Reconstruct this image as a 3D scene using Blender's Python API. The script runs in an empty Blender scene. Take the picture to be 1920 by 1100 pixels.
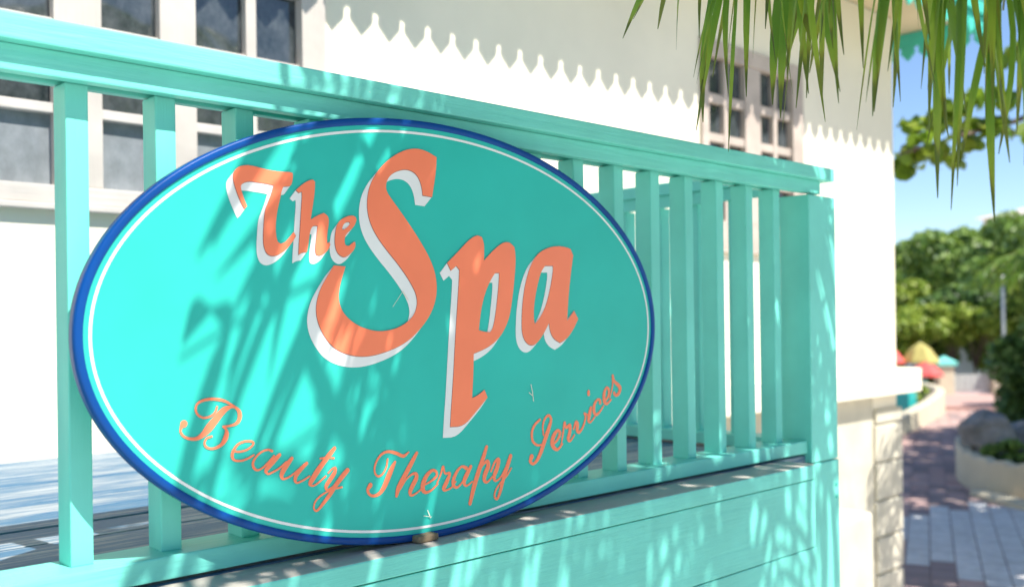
import bpy, bmesh, math, random
import numpy as np
from mathutils import Vector, Matrix
from mathutils.geometry import tessellate_polygon

E = 2.35            # eye height above the paved path
R = math.radians
scn = bpy.context.scene
col = scn.collection

# ------------------------------------------------------------------ camera
TH = R(43.595); s_, c_ = math.sin(TH), math.cos(TH); rl = .013
F = Vector((s_, c_, 0)); Rt = Vector((c_, -s_, 0)); Up = Vector((0, 0, 1))
cr = (Rt - rl*Up).normalized(); cu = (Up + rl*Rt).normalized()
cd = bpy.data.cameras.new('camera'); cam = bpy.data.objects.new('camera', cd); col.objects.link(cam)
cam.matrix_world = Matrix(((cr.x, cu.x, -F.x, 0), (cr.y, cu.y, -F.y, 0), (cr.z, cu.z, -F.z, E), (0, 0, 0, 1)))
cd.sensor_width = 36; cd.lens = 34.69; cd.shift_y = .026; cd.clip_start = .05; cd.clip_end = 3000
cd.dof.use_dof = True; cd.dof.focus_distance = 1.95; cd.dof.aperture_fstop = 2.7
scn.camera = cam
# ------------------------------------------------------------------ sky, sun, exposure
SUN_TO = Vector((-.16, 1, -1.48)).normalized()        # the way sunlight travels
elev = math.asin(-SUN_TO.z); azim = math.atan2(-SUN_TO.x, -SUN_TO.y)
w = bpy.data.worlds.new('World'); scn.world = w; w.use_nodes = True
nt = w.node_tree; bg = nt.nodes['Background']
sk = nt.nodes.new('ShaderNodeTexSky'); sk.sky_type = 'NISHITA'; sk.sun_disc = False
sk.sun_elevation = elev; sk.sun_rotation = azim; sk.air_density = .85; sk.dust_density = .15; sk.ozone_density = 4.0
nt.links.new(sk.outputs[0], bg.inputs[0]); bg.inputs[1].default_value = .06
sd = bpy.data.lights.new('sun', 'SUN'); sun = bpy.data.objects.new('sun', sd); col.objects.link(sun)
sd.energy = 2.4; sd.angle = R(.53); sd.color = (1, .95, .87)
sun.rotation_euler = SUN_TO.to_track_quat('-Z', 'Y').to_euler(); sun.location = (2, -6, 12)
scn.view_settings.view_transform = 'Standard'; scn.view_settings.look = 'None'
scn.view_settings.gamma = 1; scn.view_settings.exposure = 1.8

# ------------------------------------------------------------------ helpers
def tag(o, label=None, cat=None, group=None, kind=None):
    if label: o['label'] = label
    if cat: o['category'] = cat
    if group: o['group'] = group
    if kind: o['kind'] = kind
    return o

def empty(name, loc, label, cat, group=None):
    o = bpy.data.objects.new(name, None); o.location = loc; o.empty_display_size = .1
    col.objects.link(o); return tag(o, label, cat, group)

def link(name, me, mat, parent=None, loc=(0, 0, 0), rot=None):
    """one mesh object placed in world space, whatever its parent"""
    o = bpy.data.objects.new(name, me)
    if mat and not me.materials: me.materials.append(mat)
    col.objects.link(o); o.location = loc
    if rot: o.rotation_euler = rot
    if parent:
        o.parent = parent
        m = Matrix.Translation(wloc(parent)).inverted()
        o.matrix_parent_inverse = m
    return o
def wloc(o):
    v = Vector(o.location)
    p = o.parent
    if p: v = v + o.matrix_parent_inverse.to_translation() + wloc(p)
    return v

def raw(name, verts, faces, mat, parent=None, loc=(0, 0, 0), smooth=False):
    me = bpy.data.meshes.new(name); me.from_pydata([tuple(v) for v in verts], [], faces)
    if smooth: me.polygons.foreach_set('use_smooth', [True]*len(me.polygons))
    me.update(); return link(name, me, mat, parent, loc)

def box_mesh(name, sx, sy, sz, bev=.003, seg=2):
    bm = bmesh.new(); bmesh.ops.create_cube(bm, size=1)
    bmesh.ops.scale(bm, vec=(sx, sy, sz), verts=bm.verts)
    if bev: bmesh.ops.bevel(bm, geom=bm.edges[:], offset=min(bev, .3*min(sx, sy, sz)), segments=seg, affect='EDGES', profile=.6)
    me = bpy.data.meshes.new(name); bm.to_mesh(me); bm.free(); return me

def box(name, x0, x1, y0, y1, z0, z1, mat, parent=None, bev=.003, seg=2):
    me = box_mesh(name, x1-x0, y1-y0, z1-z0, bev, seg)
    return link(name, me, mat, parent, ((x0+x1)/2, (y0+y1)/2, (z0+z1)/2))

def tube_geo(pts, rads, n=8, V=None, Fc=None):
    V = [] if V is None else V; Fc = [] if Fc is None else Fc
    pts = [Vector(p) for p in pts]; base = len(V)
    for i, p in enumerate(pts):
        d = (pts[min(i+1, len(pts)-1)] - pts[max(i-1, 0)]).normalized()
        a = d.orthogonal().normalized() if abs(d.z) > .9 else d.cross(Vector((0, 0, 1))).normalized()
        b = d.cross(a)
        for k in range(n):
            t = 2*math.pi*k/n
            V.append(p + (a*math.cos(t) + b*math.sin(t))*rads[i])
    for i in range(len(pts)-1):
        for k in range(n):
            Fc.append((base+i*n+k, base+i*n+(k+1) % n, base+(i+1)*n+(k+1) % n, base+(i+1)*n+k))
    Fc.append(tuple(base+k for k in range(n))[::-1]); Fc.append(tuple(base+(len(pts)-1)*n+k for k in range(n)))
    return V, Fc

def tube(name, pts, rads, mat, parent=None, n=8):
    V, Fc = tube_geo(pts, rads, n); return raw(name, V, Fc, mat, parent, smooth=True)

# ------------------------------------------------------------------ materials
def newmat(name):
    m = bpy.data.materials.new(name); m.use_nodes = True
    n = m.node_tree.nodes; p = n['Principled BSDF']; return m, m.node_tree, p

def coords(t, scale, rand=True):
    n = t.nodes; l = t.links
    tc = n.new('ShaderNodeTexCoord'); mp = n.new('ShaderNodeMapping'); mp.inputs['Scale'].default_value = scale
    l.new(tc.outputs['Object'], mp.inputs['Vector'])
    if rand:
        oi = n.new('ShaderNodeObjectInfo'); mul = n.new('ShaderNodeMath'); mul.operation = 'MULTIPLY'; mul.inputs[1].default_value = 37.
        l.new(oi.outputs['Random'], mul.inputs[0]); l.new(mul.outputs[0], mp.inputs['Location'])
    return mp.outputs['Vector']

def noise(t, vec, scale, detail=4, rough=.55):
    n = t.nodes.new('ShaderNodeTexNoise'); n.inputs['Scale'].default_value = scale; n.inputs['Detail'].default_value = detail
    n.inputs['Roughness'].default_value = rough
    t.links.new(vec, n.inputs['Vector']); return n.outputs['Fac']

def ramp(t, fac, stops):
    r = t.nodes.new('ShaderNodeValToRGB'); t.links.new(fac, r.inputs[0])
    e = r.color_ramp.elements
    while len(e) < len(stops): e.new(.5)
    for k, (p, c) in enumerate(stops):
        e[k].position = p; e[k].color = (*c, 1) if len(c) == 3 else c
    return r.outputs['Color']

def bump(t, p, fac, strength, dist):
    b = t.nodes.new('ShaderNodeBump'); b.inputs['Strength'].default_value = strength; b.inputs['Distance'].default_value = dist
    t.links.new(fac, b.inputs['Height']); t.links.new(b.outputs['Normal'], p.inputs['Normal'])

def mixc(t, fac, a, b):
    m = t.nodes.new('ShaderNodeMix'); m.data_type = 'RGBA'
    if isinstance(fac, float): m.inputs['Factor'].default_value = fac
    else: t.links.new(fac, m.inputs['Factor'])
    for k, v in (('A', a), ('B', b)):
        i = [q for q in m.inputs if q.name == k and q.type == 'RGBA'][0]
        if isinstance(v, tuple): i.default_value = (*v, 1)
        else: t.links.new(v, i)
    return [q for q in m.outputs if q.type == 'RGBA'][0]

def paint(name, c, rough=.42, axis='X', var=.1, grain=.25, chips=None, spec=.3):
    m, t, p = newmat(name)
    sc = {'X': (1.2, 18, 18), 'Z': (18, 18, 1.2), 'Y': (18, 1.2, 18), '0': (4, 4, 4)}[axis]
    v = coords(t, sc); f = noise(t, v, 3.5, 6, .6)
    v2 = coords(t, (1, 1, 1)); f2 = noise(t, v2, 5, 3)
    lo = tuple(x*(1-var) for x in c); hi = tuple(min(1, x*(1+var*.7)) for x in c)
    cc = ramp(t, f2, [(.3, lo), (.7, hi)])
    if chips:
        v3 = coords(t, (3, 9, 9) if axis == 'X' else (9, 9, 3)); f3 = noise(t, v3, 6, 8, .7)
        k = ramp(t, f3, [(.70, (0, 0, 0)), (.725, (1, 1, 1))]); cc = mixc(t, k, cc, chips)
    t.links.new(cc, p.inputs['Base Color']); p.inputs['Roughness'].default_value = rough
    p.inputs['Specular IOR Level'].default_value = spec
    if grain: bump(t, p, f, grain, .004)
    return m

def plain(name, c, rough=.6, var=.12, scale=6., bmp=0., metal=0., spec=.5):
    m, t, p = newmat(name); v = coords(t, (1, 1, 1)); f = noise(t, v, scale, 6)
    t.links.new(ramp(t, f, [(.3, tuple(x*(1-var) for x in c)), (.7, tuple(min(1, x*(1+var)) for x in c))]), p.inputs['Base Color'])
    p.inputs['Roughness'].default_value = rough; p.inputs['Metallic'].default_value = metal; p.inputs['Specular IOR Level'].default_value = spec
    if bmp: bump(t, p, f, bmp, .01)
    return m

def leafmat(name, dark, mid, light, rough=.42, trans=.28):
    m, t, p = newmat(name); n = t.nodes; l = t.links
    g = n.new('ShaderNodeNewGeometry')
    c = ramp(t, g.outputs['Random Per Island'], [(0, dark), (.5, mid), (1, light)])
    l.new(c, p.inputs['Base Color']); p.inputs['Roughness'].default_value = rough
    tr = n.new('ShaderNodeBsdfTranslucent'); l.new(mixc(t, .5, c, (.30, .42, .04)), tr.inputs['Color'])
    mx = n.new('ShaderNodeMixShader'); mx.inputs[0].default_value = trans
    l.new(p.outputs[0], mx.inputs[1]); l.new(tr.outputs[0], mx.inputs[2]); l.new(mx.outputs[0], n['Material Output'].inputs[0])
    return m

TQ = (.175, .67, .58)
M = {}
M['rail'] = paint('turquoise_paint', TQ, .5, 'X', .09, .7, (.42, .66, .60))
M['railz'] = paint('turquoise_paint_upright', TQ, .5, 'Z', .09, .4, (.36, .62, .55))
M['raily'] = paint('turquoise_paint_end', TQ, .5, 'Y', .09, .4)
M['plank'] = paint('turquoise_plank_paint', (.16, .62, .54), .5, 'X', .1, .6, (.30, .42, .38))
M['trim'] = paint('turquoise_trim_paint', (.08, .55, .45), .5, 'Z', .08, .1)
M['sign'] = paint('sign_turquoise_enamel', (.035, .495, .42), .3, '0', .06, .04, None, .14)
M['blue'] = paint('sign_blue_enamel', (.002, .062, .27), .38, '0', .2, .2, None, .2)
M['orange'] = paint('sign_orange_enamel', (.95, .235, .115), .35, '0', .07, .03)
M['swhite'] = paint('sign_white_enamel', (.78, .80, .80), .3, '0', .03, .03)
M['scratch'] = plain('scratch', (.75, .72, .6))
M['inkline'] = plain('letter_outline', (.25, .10, .09), .5)
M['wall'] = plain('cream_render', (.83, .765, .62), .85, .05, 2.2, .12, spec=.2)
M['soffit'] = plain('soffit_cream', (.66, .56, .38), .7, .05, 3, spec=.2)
M['stone'] = plain('cream_stone', (.56, .52, .42), .85, .12, 5, .35, spec=.2)
M['stone2'] = plain('recess_render', (.66, .58, .42), .85, .08, 5, .2, spec=.2)
M['frame'] = paint('weathered_white_frame', (.55, .50, .455), .7, 'Z', .14, .6, (.28, .19, .13), .3)
M['framex'] = paint('weathered_white_rail', (.57, .525, .485), .7, 'X', .14, .6, (.30, .21, .15), .3)
M['frame2'] = paint('bare_brown_frame', (.50, .42, .365), .75, 'Z', .18, .6, (.27, .18, .13), .3)
M['curtain'] = plain('curtain', (.5, .5, .47), .9, .1)
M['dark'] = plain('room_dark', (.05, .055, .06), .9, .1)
M['wood'] = plain('bare_wood', (.20, .15, .09), .8, .3, 20, .5)
M['bark'] = plain('bark', (.16, .12, .085), .9, .35, 9, .8)
M['palmbark'] = plain('palm_bark', (.22, .17, .12), .9, .35, 12, .8)
M['rock'] = plain('dark_rock', (.24, .23, .22), .9, .4, 5, 1.)
M['planter'] = plain('planter_render', (.60, .53, .38), .85, .08, 3, .2)
M['soil'] = plain('soil_grass', (.055, .10, .03), .95, .5, 8, .8)
M['coral'] = plain('coral_cloth', (.72, .10, .09), .7, .08)
M['yellow'] = plain('yellow_cloth', (.42, .36, .10), .7, .1)
M['teal'] = plain('teal_paint', (.02, .38, .36), .5, .08)
M['tealcap'] = plain('pale_teal_paint', (.18, .62, .55), .6, .08)
M['navy'] = plain('navy_paint', (.02, .035, .12), .5, .1)
M['grey'] = plain('grey_board', (.42, .44, .42), .7, .12)
M['roofgrey'] = plain('grey_roof', (.48, .52, .54), .5, .1)
M['houseA'] = plain('pale_pink_render', (.76, .66, .60), .8, .05)
M['white'] = plain('white_paint', (.8, .8, .78), .6, .04)
M['pane'] = plain('far_glass', (.04, .05, .06), .15, .1)
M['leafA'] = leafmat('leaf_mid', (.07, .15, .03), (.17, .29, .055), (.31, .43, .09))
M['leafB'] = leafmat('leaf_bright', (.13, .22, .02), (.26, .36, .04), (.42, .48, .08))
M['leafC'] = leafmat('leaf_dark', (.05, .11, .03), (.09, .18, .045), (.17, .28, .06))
M['grape'] = leafmat('sea_grape_leaf', (.07, .15, .015), (.18, .30, .025), (.36, .42, .05), .35, .5)

def m_glass(name, lo, hi):
    m, t, p = newmat(name); n = t.nodes; l = t.links
    v = coords(t, (1, 1, 1)); f = noise(t, v, 7, 8, .7); f2 = noise(t, coords(t, (4, 4, 2.5)), 4, 6, .7)
    p.inputs['Base Color'].default_value = (.012, .02, .022, 1); p.inputs['Roughness'].default_value = .04
    p.inputs['Specular IOR Level'].default_value = .9
    d = n.new('ShaderNodeBsdfDiffuse'); d.inputs['Color'].default_value = (.40, .43, .46, 1)
    mm = n.new('ShaderNodeMath'); mm.operation = 'MULTIPLY'; l.new(f, mm.inputs[0]); l.new(f2, mm.inputs[1])
    mr = n.new('ShaderNodeMapRange'); mr.inputs['From Min'].default_value = .12; mr.inputs['From Max'].default_value = .42
    mr.inputs['To Min'].default_value = lo; mr.inputs['To Max'].default_value = hi; l.new(mm.outputs[0], mr.inputs['Value'])
    mx = n.new('ShaderNodeMixShader'); l.new(mr.outputs[0], mx.inputs[0]); l.new(p.outputs[0], mx.inputs[1]); l.new(d.outputs[0], mx.inputs[2])
    l.new(mx.outputs[0], n['Material Output'].inputs[0]); return m
M['glass'] = m_glass('dusty_glass', .01, .22); M['milky'] = m_glass('clouded_glass', .4, .72)

def m_deck(name, worn, base=(.035, .13, .30)):
    m, t, p = newmat(name)
    f = noise(t, coords(t, (1.1, 16, 16)), 4, 9, .68); f2 = noise(t, coords(t, (.7, 3, 3)), 2.2, 5)
    ad = t.nodes.new('ShaderNodeMath'); ad.operation = 'MULTIPLY_ADD'; t.links.new(f2, ad.inputs[0]); ad.inputs[1].default_value = .7
    t.links.new(f, ad.inputs[2])
    c = ramp(t, ad.outputs[0], [(worn, base), (worn+.06, (.11, .19, .28)), (worn+.13, (.23, .28, .33)), (worn+.3, (.32, .36, .40))])
    t.links.new(c, p.inputs['Base Color']); p.inputs['Roughness'].default_value = .62
    bump(t, p, f, .8, .006); return m
M['deck'] = m_deck('worn_blue_deck_paint', .79, (.045, .14, .25))
M['ledge'] = m_deck('bare_grey_ledge', .48, (.12, .28, .29))
for _e, _c in zip([q for q in M['ledge'].node_tree.nodes if q.type == 'VALTORGB'][0].color_ramp.elements[1:], ((.26, .25, .23), (.40, .37, .33), (.50, .46, .41))): _e.color = (*_c, 1)

def m_ground():
    m, t, p = newmat('ground_earth'); f = noise(t, coords(t, (1, 1, 1), False), .8, 8, .65)
    t.links.new(ramp(t, f, [(.3, (.54, .51, .45)), (.5, (.64, .61, .54)), (.7, (.52, .49, .43))]), p.inputs['Base Color'])
    p.inputs['Roughness'].default_value = .95; return m
M['ground'] = m_ground()
def m_brick(name, a, b):
    m, t, p = newmat(name); g = t.nodes.new('ShaderNodeNewGeometry')
    c = ramp(t, g.outputs['Random Per Island'], [(0, a), (1, b)])
    f = noise(t, coords(t, (1, 1, 1), False), 9, 6); c = mixc(t, ramp(t, f, [(.35, (0, 0, 0)), (.8, (.45,)*3)]), c, (.30, .26, .24))
    t.links.new(c, p.inputs['Base Color']); p.inputs['Roughness'].default_value = .8; return m
M['brickR'] = m_brick('red_paver', (.46, .27, .23), (.62, .42, .37))
M['brickG'] = m_brick('purple_paver', (.27, .19, .18), (.36, .26, .25))
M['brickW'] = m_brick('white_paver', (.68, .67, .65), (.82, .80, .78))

def m_palm():
    m, t, p = newmat('palm_leaflet'); n = t.nodes; l = t.links
    a = n.new('ShaderNodeAttribute'); a.attribute_name = 't'
    g = n.new('ShaderNodeNewGeometry')
    oi = n.new('ShaderNodeObjectInfo')
    f = noise(t, coords(t, (60, 60, 3)), 2, 3)
    md = n.new('ShaderNodeMath'); md.operation = 'MULTIPLY_ADD'; l.new(f, md.inputs[0]); md.inputs[1].default_value = .16
    l.new(a.outputs['Fac'], md.inputs[2])
    c = ramp(t, md.outputs[0], [(0, (.08, .20, .03)), (.72, (.13, .28, .035)), (.93, (.32, .42, .05)), (1.0, (.34, .36, .05)), (1.035, (.20, .12, .03)), (1.06, (.07, .035, .025))])
    r2 = ramp(t, oi.outputs['Random'], [(0, (.05, .12, .02)), (.6, (.12, .24, .03)), (1, (.34, .42, .06))])
    # ramp positions above 1 are clamped, so scale the length before the ramp
    sc = n.new('ShaderNodeMath'); sc.operation = 'MULTIPLY'; sc.inputs[1].default_value = .97
    ra = n.new('ShaderNodeMath'); ra.operation = 'MULTIPLY_ADD'; ra.inputs[1].default_value = .10; l.new(oi.outputs['Random'], ra.inputs[0]); l.new(md.outputs[0], ra.inputs[2])
    l.new(ra.outputs[0], sc.inputs[0])
    rn = [q for q in n if q.type == 'VALTORGB'][0]
    l.new(sc.outputs[0], rn.inputs[0])
    for el, ps in zip(rn.color_ramp.elements, (0, .66, .83, .895, .925, .945)): el.position = ps
    cc = mixc(t, .35, c, r2)
    l.new(cc, p.inputs['Base Color']); p.inputs['Roughness'].default_value = .38
    tr = n.new('ShaderNodeBsdfTranslucent'); l.new(mixc(t, .4, cc, (.25, .40, .03)), tr.inputs['Color'])
    mx = n.new('ShaderNodeMixShader'); mx.inputs[0].default_value = .48
    l.new(p.outputs[0], mx.inputs[1]); l.new(tr.outputs[0], mx.inputs[2]); l.new(mx.outputs[0], n['Material Output'].inputs[0])
    return m
M['palm'] = m_palm()
M['rachis'] = plain('rachis', (.17, .20, .05), .5, .2, 20)

# ------------------------------------------------------------------ ground and path
def gz(x, y):
    k = min(1, max(0, (6.6-x)/3.2)); k = k*k*(3-2*k); return .85*k - .02
xs = [-400, -150, -60, -25, -12, -6, -3, 0, 1.5, 2.5, 3.2, 3.6, 4, 4.4, 4.8, 5.2, 5.6, 6, 6.4, 6.8, 9, 14, 20, 30, 50, 80, 150, 400, 900]
ys = [-900, -300, -100, -40, -15, -6, -2, 0, 2, 4, 8, 15, 30, 60, 120, 300, 900]
V = [(x, y, gz(x, y)) for y in ys for x in xs]; nx = len(xs)
Fc = [(j*nx+i, j*nx+i+1, (j+1)*nx+i+1, (j+1)*nx+i) for j in range(len(ys)-1) for i in range(nx-1)]
tag(raw('ground', V, Fc, M['ground'], smooth=True), kind='structure')

PU = Vector((.916, .401, 0)); PV = Vector((-.401, .916, 0)); PO = Vector((7.4, 2.75, 0))
def pp(u, v, z=0): q = PO + PU*u + PV*v; return Vector((q.x, q.y, z))
pa = raw('path', [pp(-.3, -2.3, .004), pp(24, -2.3, .004), pp(24, 2.5, .004), pp(-.3, 2.5, .004)], [(0, 1, 2, 3)], M['brickG'])
tag(pa, kind='structure')
rng = random.Random(4)
V, Fc, MI = [], [], []
bw, bl, gap = .22, .105, .006
wz = {}
for j in range(-10, 12):
    v0 = j*bw
    off = (j % 2)*bl*2
    # whitened stretch, different in each row
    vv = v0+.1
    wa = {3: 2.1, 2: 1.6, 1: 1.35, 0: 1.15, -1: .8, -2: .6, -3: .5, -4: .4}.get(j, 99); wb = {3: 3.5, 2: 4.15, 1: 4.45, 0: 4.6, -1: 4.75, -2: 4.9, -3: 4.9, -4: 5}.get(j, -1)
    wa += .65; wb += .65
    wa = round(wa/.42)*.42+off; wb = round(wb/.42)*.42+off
    patch = [(rng.uniform(0, 20), rng.choice('RG')) for _ in range(30)]
    for i in range(int(23.5/bl)):
        u0 = i*bl
        blk = int((u0+off)/.42)
        h = .012 + rng.uniform(0, .004)
        b = len(V)
        for du, dv, z in ((gap, gap, -.01), (bl-gap, gap, -.01), (bl-gap, bw-gap, -.01), (gap, bw-gap, -.01), (gap, gap, h), (bl-gap, gap, h), (bl-gap, bw-gap, h), (gap, bw-gap, h)):
            V.append(pp(u0+du, v0+dv, z))
        Fc += [(b+4, b+5, b+6, b+7), (b, b+1, b+5, b+4), (b+1, b+2, b+6, b+5), (b+2, b+3, b+7, b+6), (b+3, b, b+4, b+7)]
        rr = random.Random(blk*31+j*7)
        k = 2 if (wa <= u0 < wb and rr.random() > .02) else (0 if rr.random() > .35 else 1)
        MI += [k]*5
o = raw('paving_bricks', V, Fc, None, pa)
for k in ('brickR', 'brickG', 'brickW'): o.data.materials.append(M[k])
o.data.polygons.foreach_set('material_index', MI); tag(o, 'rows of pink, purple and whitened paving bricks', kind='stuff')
pg = box('step', 0, 1, 0, 1, 0, 1, M['brickR'])
# one low step across the path, towards the gate
bpy.data.objects.remove(pg)
c0 = [pp(18.6, -2.4), pp(24.5, -2.4), pp(24.5, 2.6), pp(18.6, 2.6)]
V = [Vector((q.x, q.y, -.02)) for q in c0] + [Vector((q.x, q.y, .10)) for q in c0]
tag(raw('step', V, [(4, 5, 6, 7), (0, 1, 5, 4), (1, 2, 6, 5), (2, 3, 7, 6), (3, 0, 4, 7)], M['brickR']), kind='structure')

# ------------------------------------------------------------------ the house
WY = 3.46
H = empty('spa_house', (3, WY, 0), 'cream rendered house with weathered windows and turquoise pointed eave trim behind the porch', 'house')
W1 = (.64, 2.243, .41, 1.668); W2 = (4.853, 6.004, .416, 1.668)
def wall_boxes():
    bm = bmesh.new()
    def b(x0, x1, z0, z1):
        vs = [bm.verts.new(q) for q in ((x0, WY, z0), (x1, WY, z0), (x1, WY, z1), (x0, WY, z1))]
        bm.faces.new(vs)
        vb = [bm.verts.new(q) for q in ((x0, WY+.16, z0), (x1, WY+.16, z0), (x1, WY+.16, z1), (x0, WY+.16, z1))]
        bm.faces.new(vb[::-1])
        for i in range(4): bm.faces.new((vs[(i+1) % 4], vs[i], vb[i], vb[(i+1) % 4]))
    zb, zt = 0, E+2.27
    b(-3, W1[0], zb, zt); b(W1[0], W1[1], zb, E+W1[2]); b(W1[0], W1[1], E+W1[3], zt)
    b(W1[1], W2[0], zb, zt); b(W2[0], W2[1], zb, E+W2[2]); b(W2[0], W2[1], E+W2[3], zt); b(W2[1], 7.36, zb, zt)
    me = bpy.data.meshes.new('wall'); bm.to_mesh(me); bm.free(); return me
link('wall', wall_boxes(), M['wall'], H)
box('wall', 7.20, 7.36, WY+.161, 10, 0, E+2.27, M['wall'], H, 0)
box('wall', -3, -2.84, WY+.161, 10, 0, E+2.27, M['wall'], H, 0)
box('wall', -3, 7.36, 10.001, 10.16, 0, E+2.27, M['wall'], H, 0)
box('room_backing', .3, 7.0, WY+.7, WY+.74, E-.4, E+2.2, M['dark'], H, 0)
def window(x0, x1, z0, z1, uprights, bars, fw_l, fw_r, fb, ft, lab, fm_='frame', fx_='framex', milky=0):
    wn = box('window', x0, x0+fw_l, WY-.022, WY+.10, E+z0, E+z1, M[fm_], H, .004)
    wn['label'] = lab
    box('frame_stile', x1-fw_r, x1, WY-.022, WY+.10, E+z0, E+z1, M[fm_], wn, .004)
    box('frame_head', x0+fw_l+.001, x1-fw_r-.001, WY-.020, WY+.10, E+z1-ft, E+z1, M[fx_], wn, .004)
    box('frame_sill', x0+fw_l+.001, x1-fw_r-.001, WY-.020, WY+.10, E+z0, E+z0+fb, M[fx_], wn, .004)
    box('sill', x0-.02, x1+.02, WY-.035, WY-.001, E+z0-.022, E+z0-.001, M[fx_], wn, .004)
    za, zb = E+z0+fb, E+z1-ft
    edges = [x0+fw_l]
    for (a, b, pr) in uprights:
        box('upright' if b-a > .08 else 'muntin', a, b, WY-pr, WY+.06, za+.001, zb-.001, M[fm_], wn, .004); edges += [a, b]
    edges.append(x1-fw_r)
    for k in range(0, len(edges), 2):
        xa, xb = edges[k], edges[k+1]
        zz = [za]
        for (a, b) in bars:
            box('glazing_bar', xa+.001, xb-.001, WY-.004, WY+.05, E+a, E+b, M[fx_], wn, .004); zz += [E+a, E+b]
        zz.append(zb)
        for q in range(0, len(zz), 2):
            r = random.Random(int(xa*100+zz[q]*10))
            o = box('pane', xa-.004, xb+.004, -.002, .002, zz[q]-.004, zz[q+1]+.004, M['milky'] if q < milky else M['glass'], wn, 0)
            o.location.y = WY+.030
            o.rotation_euler = (r.uniform(-.012, .012), 0, r.uniform(-.012, .012))
    return wn
window(*W1, [(1.178, 1.338, .012), (1.546, 1.685, .012), (1.892, 1.937, .006)], [(.714, .749), (1.0, 1.035), (1.30, 1.335)], .10, .111, .062, .10, 'wide weathered casement window', milky=1)
window(*W2, [(5.10, 5.145, .006), (5.321, 5.497, .012), (5.655, 5.70, .006)], [(.82, .87), (1.059, 1.11), (1.292, 1.35)], .067, .135, .17, .10, 'weathered casement window with small square panes', 'frame2', 'frame2')
# lowest row of panes in the wide window has the paler clouded glass
# floor-level band, quoins, recessed plinth
box('plinth_band', 2.96, 7.37, 3.32, WY-.001, E-.585, E-.405, M['wall'], H, .012, 3)
box('plinth_band', 7.361, 7.50, 3.32, 10, E-.585, E-.405, M['wall'], H, .012, 3)
for k, (a, b) in enumerate([(-.80, -.70), (-1.085, -.815), (-1.365, -1.10), (-1.64, -1.38), (-1.915, -1.655), (-2.19, -1.93), (-2.40, -2.205)]):
    dx = .0 if k % 2 == 0 else .015
    box('quoin_stone', 6.965-dx, 7.385, WY-.035, WY+.28, E+a, E+b, M['stone'], H, .014, 3)
box('plinth_face', 3.0, 6.955, WY-.012, WY-.001, 0, E-.586, M['stone'], H, 0)
pd = box('plinth_pier', 4.3, 5.24, 2.60, 3.0, 0, E-1.09, M['stone'], None, .03, 3)
tag(pd, 'low cream stone pier with a rounded top below the porch corner', 'pier')
# roof: soffit, fascia, slopes
EY, EX = 2.89, 7.85
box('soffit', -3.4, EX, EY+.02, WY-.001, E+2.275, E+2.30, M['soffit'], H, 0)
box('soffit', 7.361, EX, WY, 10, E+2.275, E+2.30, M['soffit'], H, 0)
V = [(-3.5, EY-.04, E+2.31), (EX+.04, EY-.04, E+2.31), (EX+.04, 10.6, E+2.31), (-3.5, 10.6, E+2.31), (-.4, 6.7, E+3.9), (4.8, 6.7, E+3.9)]
raw('roof', V, [(0, 1, 5, 4), (1, 2, 5), (2, 3, 4, 5), (3, 0, 4), (3, 2, 1, 0)], M['tealcap'], H)
box('fascia_board', -3.45, EX+.035, EY-.032, EY-.012, E+2.215, E+2.309, M['trim'], H)
box('fascia_board', EX+.012, EX+.035, EY-.011, 10, E+2.215, E+2.309, M['trim'], H)
def fringe_mesh():
    hw, th = .0714, .018
    half = [(0, 0), (.057, .062), (.0585, .078), (.053, .084), (.0515, .094), (.054, .103), (.060, .109), (hw, .112), (hw, .222)]
    ol = half + [(-x, z) for x, z in half[::-1][:-1]]
    n = len(ol)
    V = [(x, 0, z) for x, z in ol] + [(x, th, z) for x, z in ol]
    tri = tessellate_polygon([[Vector((x, z, 0)) for x, z in ol]])
    Fc = [tuple(t) for t in tri] + [tuple(q+n for q in t[::-1]) for t in tri] + [(i, (i+1) % n, (i+1) % n+n, i+n) for i in range(n)]
    me = bpy.data.meshes.new('trim_board'); me.from_pydata(V, [], Fc)
    bm = bmesh.new(); bm.from_mesh(me); bmesh.ops.recalc_face_normals(bm, faces=bm.faces); bm.to_mesh(me); bm.free(); return me
fm = fringe_mesh()
pitch = .1443; x0 = 2.361 + .16*(WY-EY) + pitch/2
k0 = -int((x0+.5)/pitch)
fl = box('trim_rail', -3.4, EX, EY+.0195, EY+.032, E+2.20, E+2.27, M['trim'], H)
for k in range(k0, 200):
    x = x0 + k*pitch
    if x > EX-.05: break
    link('trim_board', fm, M['trim'], fl, (x+rng.uniform(-.002, .002), EY, E+2.05+rng.uniform(-.004, .004)))
fs = box('trim_rail', EX-.02, EX-.006, EY+.04, 9, E+2.20, E+2.27, M['trim'], H)
for k in range(20):
    link('trim_board', fm, M['trim'], fs, (EX-.005+.016, EY+.09+k*pitch, E+2.05), (0, 0, R(90)))

# ------------------------------------------------------------------ porch deck
D = empty('porch_deck', (1, 2.5, 0), 'porch floor of worn blue painted boards with turquoise plank skirting', 'porch')
DZ = E-.44
yb = 1.62; r = random.Random(2)
while yb < 3.44:
    wd = .163
    y1 = min(yb+wd, WY-.002)
    box('board', -1.6, 2.92, yb+.003, y1-.003, DZ-.035, DZ+r.uniform(-.002, .0015), M['deck'], D, .004)
    yb += wd+.002
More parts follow.
